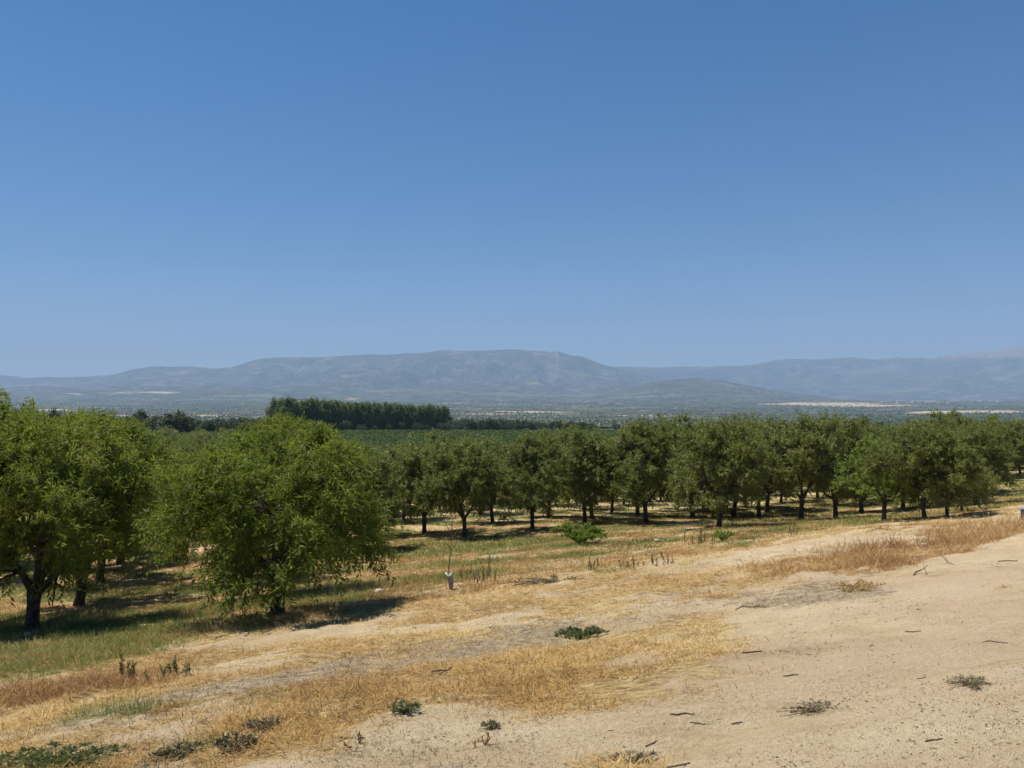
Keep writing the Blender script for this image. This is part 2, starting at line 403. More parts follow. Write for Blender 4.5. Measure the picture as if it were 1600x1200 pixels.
LOW = [(-700, 606), (0, 606), (60, 603), (120, 606), (200, 601), (260, 606), (330, 602), (420, 607), (520, 600), (600, 606), (700, 600), (800, 607), (900, 612), (980, 622), (1100, 634), (2300, 640)]
us = np.linspace(-.96, .96, 620)
yr = np.concatenate([np.exp(np.linspace(math.log(82), math.log(4000), 150)), np.exp(np.linspace(math.log(4060), math.log(16500), 190))])
U, YR = np.meshgrid(us, yr, indexing='ij')
XR = U * YR
B = Z(XR, YR)
def layer(tab, R, wf, wb, seed, rough, sc):
    Rn = R * (1 + .10 * (fbm(U * 3.0, U * 0, seed, 3) - .5))
    cz = EYE + (640 - crest(tab, U) + (fbm(U * 38, U * 0, seed + 9, 4) - .5) * (5.5 if seed == 81 else 3.0)) / FPX * Rn
    dlt = (YR - Rn)
    sh = np.where(dlt < 0, np.clip(1 + dlt / wf, 0, 1) ** 1.25, np.clip(1 - dlt / wb, 0, 1))
    n1 = np.clip(np.abs(fbm(XR / sc, YR / sc * .6, seed + 3, 5) - .5) * 3.2, 0, 1)
    base = Z(0 * YR, YR * 0 + np.minimum(R - wf, 9000))
    cut = rough * (1 - n1) * np.clip((1 - sh) * 3, 0, 1)
    return B + (cz - B) * sh * (1 - cut)
L = [layer(MAIN, 11000, 4300, 1600, 71, .6, 800), layer(RIGHT, 13000, 4300, 1900, 81, .55, 900), layer(HILL, 7600, 1900, 2000, 91, .22, 600), layer(LOW, 8200, 2400, 1800, 101, .35, 520)]
H = np.maximum.reduce([B] + L)
H = H + (fbm(XR / 260, YR / 260, 111, 4) - .5) * np.clip((YR - 700) / 3000, 0, 1) * 10
H = H + (fbm(XR / 60, YR / 60, 113, 3) - .5) * np.clip((YR - 5000) / 5000, 0, 1) * 9
H = H - .12 * (1 - sstep(95, 130, YR))
tanm = np.zeros_like(H); rock = np.zeros_like(H); grn = np.zeros_like(H)
def tpatch(px, y, rpx, ry, k):
    global tanm
    tanm = tanm + k * np.exp(-(((U - (px - 800) / FPX) / (rpx / FPX)) ** 2 + ((YR - y) / ry) ** 2))
for a in [(1260, 4700, 110, 350, .72), (1370, 4250, 90, 260, .68), (1330, 5000, 70, 220, .8), (1540, 3000, 90, 260, .9), (1450, 2750, 60, 150, .5), (1470, 5200, 60, 200, .5),
          (820, 3000, 110, 260, .42), (760, 2600, 70, 150, .42), (900, 3900, 60, 200, .4), (330, 2300, 50, 260, .42), (200, 2300, 80, 250, .45), (80, 3300, 70, 300, .5), (60, 2500, 60, 260, .4),
          (240, 7300, 70, 350, .6), (130, 7200, 60, 300, .5), (410, 6900, 18, 200, .8), (550, 6300, 25, 250, .6), (80, 900, 90, 120, .8), (700, 5000, 60, 200, .5), (1020, 2300, 160, 500, .3)]: tpatch(*a)
tanm += .12 * sstep(900, 1500, YR) * (1 - sstep(3200, 4500, YR)) + .22 * (fbm(XR / 300, YR / 420, 121, 4) - .4) * sstep(900, 1500, YR) * (1 - sstep(5200, 7000, YR))
tanm -= .25 * sstep(7000, 8000, YR)
top = (H - EYE) / YR
rock = sstep(.054, .073, top) * .5 + sstep(.2, .5, U) * sstep(.045, .07, top) * .36 - .1
grn = 1 - sstep(420, 800, YR)
v = np.stack([XR, YR, H], -1).reshape(-1, 3)
I, J = np.meshgrid(np.arange(len(us) - 1), np.arange(len(yr) - 1), indexing='ij')
a = I * len(yr) + J
f = np.stack([a, a + len(yr), a + len(yr) + 1, a + 1], -1).reshape(-1, 4)
tag(obj('hills', mesh('hills', v, f, FAR, {'tan': tanm.ravel(), 'rock': rock.ravel(), 'green': grn.ravel()}, True)), 'far plain rising to blue mountains', kind='structure')

from math import floor
def Hfar(x, y, A=None):
    """bilinear height of the far sheet"""
    H_ = H if A is None else A
    u = np.asarray(x) / np.asarray(y); i = np.clip(np.interp(u, us, np.arange(len(us))), 0, len(us) - 1.001)
    j = np.clip(np.interp(y, yr, np.arange(len(yr))), 0, len(yr) - 1.001)
    i0 = np.floor(i).astype(int); j0 = np.floor(j).astype(int); fi = i - i0; fj = j - j0
    return (H_[i0, j0] * (1 - fi) + H_[i0 + 1, j0] * fi) * (1 - fj) + (H_[i0, j0 + 1] * (1 - fi) + H_[i0 + 1, j0 + 1] * fi) * fj

# ------------------------------------------------------------------ leaves and trees
def leaf_quads(base, ld, L_, W_, rng, fold=.25):
    """rhombic folded leaves; base, ld (n,3); L_, W_ (n,)"""
    r = norm(rng.normal(size=base.shape)); wa = norm(np.cross(ld, r)); up = np.cross(wa, ld)
    m = base + ld * (L_ * .45)[:, None]; lift = up * (W_ * fold)[:, None]
    v = np.stack([base, m + wa * (W_ / 2)[:, None] + lift, base + ld * L_[:, None], m - wa * (W_ / 2)[:, None] + lift], 1)
    return v.reshape(-1, 3), np.arange(len(base) * 4).reshape(-1, 4)

def sphere_dirs(n, rng, lo=-.8):
    z = rng.uniform(lo, 1, n); a = rng.uniform(0, 2 * math.pi, n); r = np.sqrt(1 - z * z)
    return np.stack([r * np.cos(a), r * np.sin(a), z], -1)

def fruit_tree(seed, H_, W_, h0, hb, nc, ns, nl, ll, lw, upw, droop, sl=(.35, .7), tr=.105, sprouts=14):
    """trunk mesh data and crown mesh data of one orchard tree"""
    rng = np.random.default_rng(seed)
    zc = hb + (H_ - hb) * .45
    lean = rng.normal(size=2) * .05
    tp = np.array([(0, 0, -.2), (0, 0, 0), (lean[0] * .3, lean[1] * .3, h0 * .25), (lean[0] * .7, lean[1] * .7, h0 * .65), (lean[0], lean[1], h0)])
    parts = [tube(tp, [tr * 1.6, tr * 1.35, tr * 1.05, tr, tr * 1.18], 9, .06, rng)]
    ends = []
    k = rng.integers(4, 6); a0 = rng.uniform(0, 6.28)
    for i in range(k):
        az = a0 + i * 2 * math.pi / k + rng.normal() * .25
        d = np.array([math.cos(az), math.sin(az), 0])
        rr = W_ * rng.uniform(.34, .5); hz = h0 + (H_ - h0) * rng.uniform(.36, .54)
        p0 = np.array([lean[0], lean[1], h0 - .08])
        P = np.array([p0, p0 + d * rr * .35 + (0, 0, (hz - h0) * .28), p0 + d * rr * .75 + (0, 0, (hz - h0) * .66), p0 + d * rr + (0, 0, hz - h0)])
        P[1:] += rng.normal(size=(3, 3)) * .06
        parts.append(tube(P, [tr * .72, tr * .55, tr * .42, tr * .3], 7, .05, rng))
        for q in (1, 2, 3):
            for _ in range(2 if q < 3 else 3):
                dd = norm(d * rng.uniform(.2, 1.0) + rng.normal(size=3) * .55 + (0, 0, .45 if q > 1 else -.05))
                Ln = rng.uniform(.5, 1.0) * (H_ - h0) * .28
                E = np.array([P[q], P[q] + dd * Ln * .5 + (0, 0, .06), P[q] + dd * Ln + (0, 0, .02)])
                parts.append(tube(E, [tr * .26, tr * .17, tr * .08], 5, .05, rng)); ends += [E[1], E[2]]
    ends = np.array(ends)
    # clumps of foliage: every limb carries a crown of its own
    K = rng.integers(7, 10); cen = []; rad = []
    for i in range(K):
        az = a0 + i * 2.399 + rng.normal() * .3; hz = hb + (H_ - hb) * (.22 + .56 * (i + .5) / K * rng.uniform(.8, 1.2))
        rr = W_ * rng.uniform(.42, .66) * (1.0 if i < K * .6 else .62)
        cen.append((lean[0] + math.cos(az) * rr, lean[1] + math.sin(az) * rr, hz)); rad.append((W_ * rng.uniform(.34, .52), (H_ - hb) * rng.uniform(.19, .30)))
    cen.append((lean[0] + rng.normal() * .15, lean[1] + rng.normal() * .15, H_ - (H_ - hb) * .27)); rad.append((W_ * .40, (H_ - hb) * .25))
    cen = np.array(cen); rad = np.array(rad); wgt = rad[:, 0] ** 2
    ki = rng.choice(len(cen), nc, p=wgt / wgt.sum())
    d = sphere_dirs(nc, rng, -.75)
    fr = .55 + .42 * rng.random(nc) ** .6
    c = cen[ki] + d * np.stack([rad[ki, 0], rad[ki, 0], rad[ki, 1]], -1) * fr[:, None]
    c[:, 2] = np.maximum(c[:, 2], hb + .1 * rng.random(nc))
    for i in range(0, nc):
        j = int(np.argmin(np.sum((ends - c[i]) ** 2, 1)))
        E = np.array([ends[j], (ends[j] + c[i]) / 2 + (0, 0, .05), c[i]])
        parts.append(tube(E, [.013, .009, .005], 3, 0, rng, False))
    # shoots
    out = norm(d * 1.0 + .7 * norm((c - (lean[0], lean[1], zc)) / np.array([W_, W_, (H_ - hb) / 2])))
    crand = rng.random(nc)
    o = np.repeat(c, ns, 0) + rng.normal(size=(nc * ns, 3)) * .07
    sd = norm(np.repeat(out, ns, 0) * .75 + (0, 0, upw) + rng.normal(size=(nc * ns, 3)) * .55)
    Ls = rng.uniform(*sl, nc * ns); cr = np.repeat(crand, ns)
    # straight water shoots standing out of the top
    sp = sphere_dirs(sprouts, rng, .35)
    kk = rng.integers(K // 2, K + 1, sprouts); so = cen[kk] + sp * np.stack([rad[kk, 0], rad[kk, 0], rad[kk, 1]], -1) * .7
    o = np.concatenate([o, so]); sd = np.concatenate([sd, norm(sp * .35 + (0, 0, .9) + rng.normal(size=sp.shape) * .15)])
    Ls = np.concatenate([Ls, rng.uniform(.4, .75, sprouts)]); cr = np.concatenate([cr, np.full(sprouts, .7)])
    for i in range(sprouts):
        k = -sprouts + i; parts.append(tube(np.array([so[i] - sd[k] * .2, so[i] + sd[k] * Ls[k]]), [.008, .004], 3, 0, rng, False))
    ns_t = len(o)
    tau = (np.tile(np.arange(nl), ns_t) + .5 + rng.uniform(-.4, .4, ns_t * nl)) / nl
    oo = np.repeat(o, nl, 0); dd = np.repeat(sd, nl, 0); LL = np.repeat(Ls, nl)
    dr = np.full(ns_t, droop); dr[-sprouts:] *= .15; dr = np.repeat(dr, nl)
    pos = oo + dd * (LL * tau)[:, None]; pos[:, 2] -= dr * LL * tau ** 2
    tang = dd.copy(); tang[:, 2] -= 2 * dr * tau; tang = norm(tang)
    perp = norm(np.cross(tang, rng.normal(size=tang.shape)))
    ld = norm(tang * .55 + perp * .85 + np.array([0, 0, -.55 * droop - .05]))
    n = len(pos)
    lv, lf = leaf_quads(pos, ld, ll * rng.uniform(.7, 1.25, n), lw * rng.uniform(.75, 1.25, n), rng)
    hfac = np.clip((pos[:, 2] - hb) / (H_ - hb), 0, 1)
    rnd = np.clip(.5 * np.repeat(cr, nl) + .5 * rng.random(n) + .1 * hfac - .05, 0, 1)
    tv, tf = join(parts)
    return (tv, tf), (lv, lf, np.repeat(rnd, 4))

CROWNS = []
def tree_meshes(nm, seed, leafmat, **kw):
    (tv, tf), (lv, lf, r) = fruit_tree(seed, **kw)
    if nm == 'mid': CROWNS.append((lv.reshape(-1, 4, 3), r[::4]))
    return mesh(nm + '_trunk', tv, fixq(tf), BARK, None, True), mesh(nm + '_crown', lv, lf, leafmat, {'rnd': r})

near_kw = dict(h0=.85, hb=.62, nc=140, ns=10, nl=28, ll=.122, lw=.026, upw=.28, droop=.32)
NEAR_V = [tree_meshes('near', 100 + i, LEAF_BRIGHT, **{**near_kw, **k}) for i, k in enumerate([
    dict(H_=3.75, W_=1.85, hb=.95, h0=.72), dict(H_=3.15, W_=2.1, hb=.48, h0=.62, nc=152, droop=.45), dict(H_=4.1, W_=1.75, hb=1.0, h0=.95), dict(H_=3.9, W_=2.0), dict(H_=4.2, W_=1.9, nc=145)])]
mid_kw = dict(h0=.85, hb=.66, nc=185, ns=8, nl=15, ll=.13, lw=.046, upw=.42, droop=.12, sl=(.22, .48), tr=.082)
MID_V = [tree_meshes('mid', 200 + i, LEAF_OLIVE, H_=h, W_=w, sprouts=sp, **mid_kw) for i, (h, w, sp) in enumerate([(3.8, 2.0, 26), (3.7, 1.85, 34), (3.9, 2.0, 30), (3.6, 2.1, 22), (3.75, 1.8, 40), (3.5, 1.95, 26)])]
LIGHT_V = [tree_meshes('light', 300, LEAF_LIGHT, **{**mid_kw, 'nc': 90, 'H_': 3.0, 'W_': 1.75, 'hb': .6})]

TREES = []
def place_tree(kind, var, x, y, h, label, group, rz=None, wscale=1.0):
    ms = {'near': NEAR_V, 'mid': MID_V, 'light': LIGHT_V}[kind]; tm, cm = ms[var % len(ms)]
    h0 = {'near': [3.75, 3.15, 4.1, 3.9, 4.2], 'mid': [3.8, 3.7, 3.9, 3.6, 3.75, 3.5], 'light': [3.0]}[kind][var % len(ms)]
    k = h / h0
    e = empty('almond_tree', (x, y, float(Z(x, y)) - .03), random.uniform(0, 6.28) if rz is None else rz, (k * wscale, k * wscale, k))
    tag(e, label, 'tree', group)
    obj('trunk', tm, e); obj('crown', cm, e)
    TREES.append((x, y)); return e

G1 = 'large bright green trees at the left of the orchard'
G2 = 'trees along the front edge of the orchard'
# --- near left trees: pixel of the trunk foot, height in metres
for kind, var, px, py, h, lab, ws in [
    ('near', 0, 50, 985, 3.75, 'bright green almond tree with a bare forked trunk at the far left front', 1.0),
    ('near', 1, 433, 960, 2.86, 'wide low almond tree whose drooping branches nearly hide its short trunk', 1.04),
    ('near', 2, 123, 945, 4.05, 'bright green almond tree with a straight bare trunk just right of the forked trunk', 1.0),
    ('near', 3, 388, 906, 3.95, 'bright green almond tree directly behind the wide low drooping tree', .95),
]:
    x, y, _ = g(px, py); place_tree(kind, var, x, y, h, lab, G1, None, ws)
place_tree('near', 4, -10.2, 15.2, 4.75, 'tallest almond tree, cut off by the left edge above the forked trunk', G1, None, .95)
place_tree('near', 3, -13.6, 13.4, 3.6, 'almond tree left of the forked trunk, mostly outside the view', G1)

FRONT = [   # px of foot, py, height factor metres, kind, var, label
    (663, 833, 692, 'mid', 3, 'olive green orchard tree just clear of the wide drooping tree, low crown'),
    (726, 841, 688, 'mid', 0, 'nearest olive green orchard tree behind the bare sapling, trunk on green grass'),
    (770, 817, 690, 'mid', 1, 'olive green orchard tree set back to the right of the one behind the sapling'),
    (832, 826, 682, 'mid', 2, 'olive green orchard tree with a slim dark trunk left of the leafy bush'),
    (857, 807, 685, 'mid', 4, 'orchard tree with its trunk seen behind the slim dark trunk left of the bush'),
    (914, 818, 678, 'mid', 4, 'olive green orchard tree with a pale trunk standing right behind the leafy bush'),
    (925, 810, 680, 'mid', 5, 'olive green orchard tree whose dark trunk shows beside the pale trunk behind the bush'),
    (996, 806, 668, 'mid', 0, 'olive green orchard tree set just behind the spreading one right of the bush'),
    (1010, 817, 662, 'mid', 2, 'spreading olive green orchard tree with low forking limbs right of the leafy bush'),
    (1057, 797, 668, 'mid', 1, 'small trunked orchard tree deep in shade between two spreading front trees'),
    (1082, 809, 666, 'mid', 3, 'olive green orchard tree left of the thick trunk that stands farthest forward'),
    (1123, 823, 660, 'mid', 1, 'orchard tree with a thick dark trunk standing farthest forward in mid picture'),
    (1146, 806, 665, 'mid', 5, 'orchard tree with a thin trunk next right of the thick forward trunk'),
    (1186, 808, 662, 'mid', 0, 'olive green orchard tree with a pale grey trunk between two thick dark trunks'),
    (1198, 800, 660, 'mid', 2, 'olive green orchard tree with a dark trunk close beside the pale grey one'),
    (1252, 812, 653, 'mid', 0, 'tall orchard tree with a thick dark trunk and round hollow below its crown'),
    (1306, 809, 662, 'mid', 4, 'olive green orchard tree with a slim trunk left of the light green tree'),
    (1346, 800, 668, 'mid', 3, 'olive green orchard tree partly hidden behind the light green tree'),
    (1381, 812, 697, 'light', 0, 'short light green tree with a pale trunk in the front row'),
    (1445, 811, 668, 'mid', 5, 'dark orchard tree with a leaning trunk just right of the light green tree'),
    (1480, 807, 700, 'mid', 3, 'small thin orchard tree right of the leaning dark trunk'),
    (1504, 800, 705, 'mid', 1, 'second small thin orchard tree right of the leaning dark trunk'),
    (1525, 789, 672, 'mid', 2, 'rightmost orchard tree with a visible trunk, above the green grass'),
]
fx, fy = [], []
for px, py, top, kind, var, lab in FRONT:
    x, y, z = g(px, py); h = EYE + (640 - top) / FPX * y - z; print(px, round(y, 1), round(h, 2)); place_tree(kind, var, x, y, h, lab, G2)
    fx.append(px); fy.append(y)

# --- the rest of the orchard behind them, on its planting grid
def fill():
    out = []
    A = np.array([-8.4, 14.0]); a = np.array([4.6, -1.2]); b = np.array([-1.5, 4.2])
    for i in range(-6, 34):
        for j in range(0, 30):
            p = A + a * i + b * j + np.array([random.uniform(-.35, .35), random.uniform(-.35, .35)])
            x, y = p
            if y < 16: continue
            px = 800 + FPX * x / y
            if px < -110 or px > 1720: continue
            if px < 610:
                front = 16.5 if px < 480 else 26
                lim = np.interp(px, [330, 480, 610], [112, 80, 62])
            else:
                front = np.interp(px, [610, 726, 832, 1010, 1123, 1252, 1445, 1525, 1560, 1600], [32, 34, 36, 36, 35, 35, 36, 44, 60, 64])
                lim = np.interp(px, [610, 880, 1000, 1200, 1600], [58, 62, 84, 100, 112])
            if y < front or y > lim: continue
            if min((x - q[0]) ** 2 + (y - q[1]) ** 2 for q in TREES) < 2.4 ** 2: continue
            out.append((x, y, px))
    return sorted(out, key=lambda q: q[1])
FILL = fill()
n_fill = 0; REST = []
for i, (x, y, px) in enumerate(FILL):
    if n_fill >= 268: break
    REST = FILL[i + 1:]
    if px < 560 and y < 46:
        place_tree('near', random.randrange(5), x, y, random.uniform(3.5, 4.0), 'bright green almond tree in the crowded rows behind the large left trees', 'almond trees in the left block')
    elif px < 560:
        place_tree('mid', random.randrange(6), x, y, random.uniform(3.4, 3.8), 'distant almond tree in the left rows, only the top of its crown showing', 'distant almond trees in the left block')
    elif px < 900:
        place_tree('mid', random.randrange(6), x, y, random.uniform(3.2, 3.6) - .3 * (y > 45), 'olive green orchard tree in the rows between the front trees and the green field', 'orchard trees in front of the green field')
    else:
        place_tree('mid', random.randrange(6), x, y, random.uniform(3.4, 3.9) + float(np.interp(px, [1100, 1600], [0, .9])) * (y > 40), 'olive green orchard tree crowded behind the front row on the right', 'orchard trees in the right block')
    n_fill += 1
def far_rows():
    rng = np.random.default_rng(91); V, R = [], []
    for (x, y, px) in REST:
        q, r = CROWNS[rng.integers(len(CROWNS))]; k = rng.choice(len(q), 1300, replace=False); q = q[k]
        c = q.mean(1, keepdims=True); q = c + (q - c) * 3.2
        a = rng.uniform(0, 6.28); h = rng.uniform(.92, 1.08) * (1.0 if px < 900 else 1.0 + .2 * min(1, max(0, (px - 1100) / 500)))
        rot = np.array([[math.cos(a), -math.sin(a), 0], [math.sin(a), math.cos(a), 0], [0, 0, 1]])
        o = np.array([x, y, float(Z(x, y))]); V.append(((q @ rot.T) * (1.05, 1.05, h) + o).reshape(-1, 3)); R.append(np.repeat(r[k], 4))
    v = np.concatenate(V); m = mesh('distant_orchard', v, np.arange(len(v)).reshape(-1, 4), LEAF_OLIVE, {'rnd': np.concatenate(R)})
    tag(obj('distant_orchard', m), 'last orchard rows merging into one canopy', kind='stuff')
if REST: far_rows()
print('orchard trees', len(TREES), 'of', len(FILL) + 29)

# ------------------------------------------------------------------ far trees
def blob_tree(seed, H_, W_, hb, n, ls, leafmat, power=1.0, tr=.2):
    rng = np.random.default_rng(seed)
    nc = 46
    d = sphere_dirs(nc, rng, -.9); zc = hb + (H_ - hb) * .5
    fr = .6 + .4 * rng.random(nc)
    prof = np.clip(1 - np.abs(d[:, 2:3]) ** 2 * (1 - power), 0, 1)
    c = np.concatenate([d[:, :2] * W_ * prof, d[:, 2:3] * (H_ - hb) / 2], 1) * fr[:, None] + (0, 0, zc)
    idx = rng.integers(0, nc, n)
    p = c[idx] + rng.normal(size=(n, 3)) * np.array([W_ * .17, W_ * .17, (H_ - hb) * .07])
    ld = norm(rng.normal(size=(n, 3)) + (0, 0, .2))
    lv, lf = leaf_quads(p, ld, ls * rng.uniform(.7, 1.3, n), ls * .75 * rng.uniform(.7, 1.3, n), rng)
    r = np.clip(.5 * rng.random(nc)[idx] + .5 * rng.random(n), 0, 1)
    tv, tf = tube([(0, 0, -.4), (0, 0, hb), (.1, 0, H_ * .8)], [tr * 1.3, tr, tr * .4], 6, .05, rng)
    return mesh('far_trunk', tv, fixq(tf), BARK, None, True), mesh('far_crown', lv, lf, leafmat, {'rnd': np.repeat(r, 4)})

POP_V = [blob_tree(400 + i, 13.0, w, .9, 2600, .55, LEAF_POPLAR, .45, .22) for i, w in enumerate((2.3, 2.6, 2.1))]
OAK_V = [blob_tree(420 + i, 6.0, w, .5, 1700, .52, LEAF_OAK, 1.0, .25) for i, w in enumerate((3.2, 4.2, 2.6))]
def far_tree(name, V, var, x, y, sc, label, group, cat='tree'):
    e = empty(name, (x, y, float(Hfar(x, y)) - .1), random.uniform(0, 6.28), sc)
    tag(e, label, cat, group); tm, cm = V[var % len(V)]
    obj('trunk', tm, e); obj('crown', cm, e); return e
p0 = np.array([-.277 * 305, 305.]); p1 = np.array([-.082 * 395, 395.])
dirv = (p1 - p0) / np.linalg.norm(p1 - p0); nrm = np.array([-dirv[1], dirv[0]])
npop = 29
for r in range(3):
    for i in range(npop):
        f_ = i / (npop - 1)
        p = p0 + (p1 - p0) * f_ + nrm * r * 4.5 + np.array([random.uniform(-.7, .7), random.uniform(-.7, .7)])
        h = (12.5 - .5 * f_) * random.uniform(.97, 1.03) / 13.0
        lab = 'tall dark poplar packed among others in the dense grove beyond the field'; gp = 'poplars in the dense grove'
        if r == 0 and i == 0: lab = 'tall dark poplar closing the left end of the dense grove'
        if r == 0 and i == npop - 1: lab = 'tall dark poplar closing the right end of the dense grove'
        far_tree('poplar_tree', POP_V, random.randrange(3), p[0], p[1], (1.1, 1.1, h * random.uniform(.97, 1.03)), lab, gp)
for i in range(11):       # low bushes along the foot of the grove
    f_ = (i + .5) / 11
    p = p0 + (p1 - p0) * f_ - nrm * random.uniform(4, 7)
    k = random.uniform(.45, .85)
    far_tree('wild_bush', OAK_V, random.randrange(3), p[0], p[1], (k * .9, k * .9, k), 'dark bush at the foot of the poplar grove', 'bushes at the foot of the poplar grove', 'bush')
# single round oaks at the left and the low dark treeline
def oak_at(px, y, top_py, w, lab, gp=None):
    x = (px - 800) / FPX * y; zb = float(Hfar(x, y))
    ht = EYE + (640 - top_py) / FPX * y - zb
    k = max(ht, 2.2) / 6.0
    far_tree('oak_tree', OAK_V, random.randrange(3), x, y, (w * k, w * k, k), lab, gp)
oak_at(278, 215, 645, 1.55, 'large round dark oak left of the poplar grove')
oak_at(219, 330, 642, .8, 'small round oak on the skyline left of the large round oak')
oak_at(32, 260, 640, 1.0, 'small dark oak at the far left above the bright trees')
oak_at(86, 300, 640, .7, 'thin dark tree on the pale field at the far left')
for i in range(13):
    oak_at(298 + i * 10.5 + random.uniform(-4, 4), random.uniform(225, 260), random.uniform(652, 659), random.uniform(.9, 1.3), 'low dark oak in the belt between the large round oak and the poplars', 'oaks in the belt left of the poplars')
for i in range(9):
    oak_at(130 + i * 14 + random.uniform(-5, 5), random.uniform(260, 330), random.uniform(650, 657), random.uniform(.9, 1.3), 'low dark oak in the belt behind the large left almond trees', 'oaks behind the left almond trees')
for i in range(26):
    oak_at(712 + i * 8.4 + random.uniform(-4, 4), random.uniform(360, 430), random.uniform(652, 658) + i * .25, random.uniform(.8, 1.15), 'dark tree in the low belt right of the poplar grove', 'trees in the belt right of the poplars')
for i in range(22):
    oak_at(930 + i * 32 + random.uniform(-10, 10), random.uniform(420, 520), random.uniform(658, 664), random.uniform(.8, 1.2), 'dark tree just showing over the right end of the orchard', 'trees showing over the orchard')

# ------------------------------------------------------------------ stuff: scrub over the plain and the foothills, green crop
def scrub():
    rng = np.random.default_rng(77); n = 30000
    u = rng.uniform(-.72, .72, n); y = np.exp(rng.uniform(math.log(620), math.log(6500), n)); x = u * y
    d = fbm(x / 220, y / 300, 131, 4); keep = rng.random(n) < np.where(Hfar(x, y, tanm) > .5, .03, sstep(.36, .6, d) * .95 + .12)
    x, y = x[keep], y[keep]; n = len(x)
    z = Hfar(x, y); r = rng.uniform(1.8, 4.0, n) * (1 + y / 7000); h = rng.uniform(2.0, 4.5, n) * (1 + y / 8000)
    base = np.array([(1, 0, .35), (.3, .95, .4), (-.8, .6, .3), (-.8, -.6, .42), (.3, -.95, .32), (0.1, 0, 1), (0, 0, -.15)])
    v = base[None] * np.stack([r, r, h], -1)[:, None] * rng.uniform(.7, 1.3, (n, 7, 1)) + np.stack([x, y, z], -1)[:, None]
    f0 = np.array([(0, 1, 5), (1, 2, 5), (2, 3, 5), (3, 4, 5), (4, 0, 5), (1, 0, 6), (2, 1, 6), (3, 2, 6), (4, 3, 6), (0, 4, 6)])
    f = (f0[None] + (np.arange(n) * 7)[:, None, None]).reshape(-1, 3)
    return mesh('scrub', v.reshape(-1, 3), f, LEAF_OAK, {'rnd': np.repeat(rng.random(n), 7)})
tag(obj('scrub', scrub()), 'scattered dark scrub and oaks over the hazy plain', kind='stuff')

def crop():
    rng = np.random.default_rng(78); n = 140000
    y = np.exp(rng.uniform(math.log(95), math.log(300), n)); u = rng.uniform(-.7, .2, n); x = u * y
    rowc = np.round((x * .5 + y * .87) / 1.6) * 1.6
    off = (x * .5 + y * .87) - rowc
    x = x - .5 * off * .6; y = y - .87 * off * .6
    p = np.stack([x, y, Hfar(x, y) + rng.uniform(.1, 1.15, n) ** .7], -1)
    sz = rng.uniform(.15, .36, n) * (.7 + y / 300)
    v, f = leaf_quads(p, norm(rng.normal(size=(n, 3)) + (0, 0, .3)), sz, sz * .7, rng)
    return mesh('crop', v, f, LEAF_CROP, {'rnd': np.repeat(rng.random(n), 4)})
tag(obj('crop', crop()), 'low green crop filling the field before the poplars', kind='stuff')

# ------------------------------------------------------------------ stuff: grass
def grass(name, label, mat, ncl, per, fn, lo, hi, spread, lmin, lmax, lean, seed, wmin=.0032, umax=.95):
    rng = np.random.default_rng(seed)
    u = rng.uniform(-umax, umax, ncl); y = np.exp(rng.uniform(math.log(lo), math.log(hi), ncl)); x = u * y
    pr, hs = fn(x, y); k = rng.random(ncl) < pr
    x, y, hs = x[k], y[k], hs[k]; n = len(x)
    X_ = np.repeat(x, per); Y_ = np.repeat(y, per); hh = np.repeat(hs, per); m = len(X_)
    sp = spread * (1 + Y_ / 22)
    X_ = X_ + rng.normal(size=m) * sp; Y_ = Y_ + rng.normal(size=m) * sp
    b = np.stack([X_, Y_, Z(X_, Y_) - .008], -1)
    L_ = rng.uniform(lmin, lmax, m) * hh
    d = norm(np.concatenate([rng.normal(size=(m, 2)) * lean + np.repeat(rng.normal(size=(n, 2)) * lean * .7, per, 0), np.ones((m, 1))], 1))
    w = np.maximum(wmin, Y_ * .00042) * rng.uniform(.7, 1.4, m)
    a = rng.uniform(0, math.pi, m); wa = np.stack([np.cos(a), np.sin(a), 0 * a], -1) * (w / 2)[:, None]
    bend = np.concatenate([d[:, :2] * .35, -np.abs(rng.normal(size=(m, 1))) * .15], 1) * L_[:, None]
    v = np.stack([b - wa, b + wa, b + d * (L_ * .55)[:, None] + wa * .7, b + d * L_[:, None] + bend, b + d * (L_ * .55)[:, None] - wa * .7], 1)
    q = np.arange(m)[:, None] * 5
    f1 = q + np.array([0, 1, 2, 4]); f2 = q + np.array([4, 2, 3])
    pn = np.clip((fbm(x * .55, y * .55, seed + 70, 4) - .5) * 2.4 + .5, 0, 1)
    r = np.clip(.38 * np.repeat(pn, per) + .3 * np.repeat(rng.random(n), per) + .36 * rng.random(m) - .02, 0, 1)
    tag(obj(name, mesh(name, v.reshape(-1, 3), [f1, f2], mat, {'rnd': np.repeat(r, 5)})), label, kind='stuff')
    print(name, m)

def nz(x, y, sc, seed): return fbm(x * sc, y * sc, seed, 4)
def f_dry(x, y):
    m = masks(x, y); n_ = nz(x, y, 1.6, 140)
    a = np.maximum(m['dry'], .55 * m['rust'])
    return np.clip((a * (1 + (n_ - .5) * 4.5) - .2) * 1.7, 0, 1), .45 + 1.0 * np.clip(n_, 0, 1) * np.clip(a, .3, 1)
def f_rust(x, y):
    m = masks(x, y); n_ = nz(x, y, 1.3, 150); s, t = st(x, y)
    tall = .8 + 1.1 * sstep(9, 11.5, t) * sstep(5.6, 6.6, s) * (1 - sstep(8, 9, s))
    return np.clip((m['rust'] * (1 + (n_ - .5) * 4) - .2) * 1.8, 0, 1), tall * np.clip(.2 + 1.6 * n_ + .8 * (nz(x, y, .7, 151) - .5), .3, 1.8)
def f_green(x, y):
    m = masks(x, y); n_ = nz(x, y, 1.5, 160)
    return np.clip((m['green'] * (1 + (n_ - .5) * 3) - .15) * 1.8, 0, 1), .7 + .9 * np.clip(m['green'], 0, 1) * n_
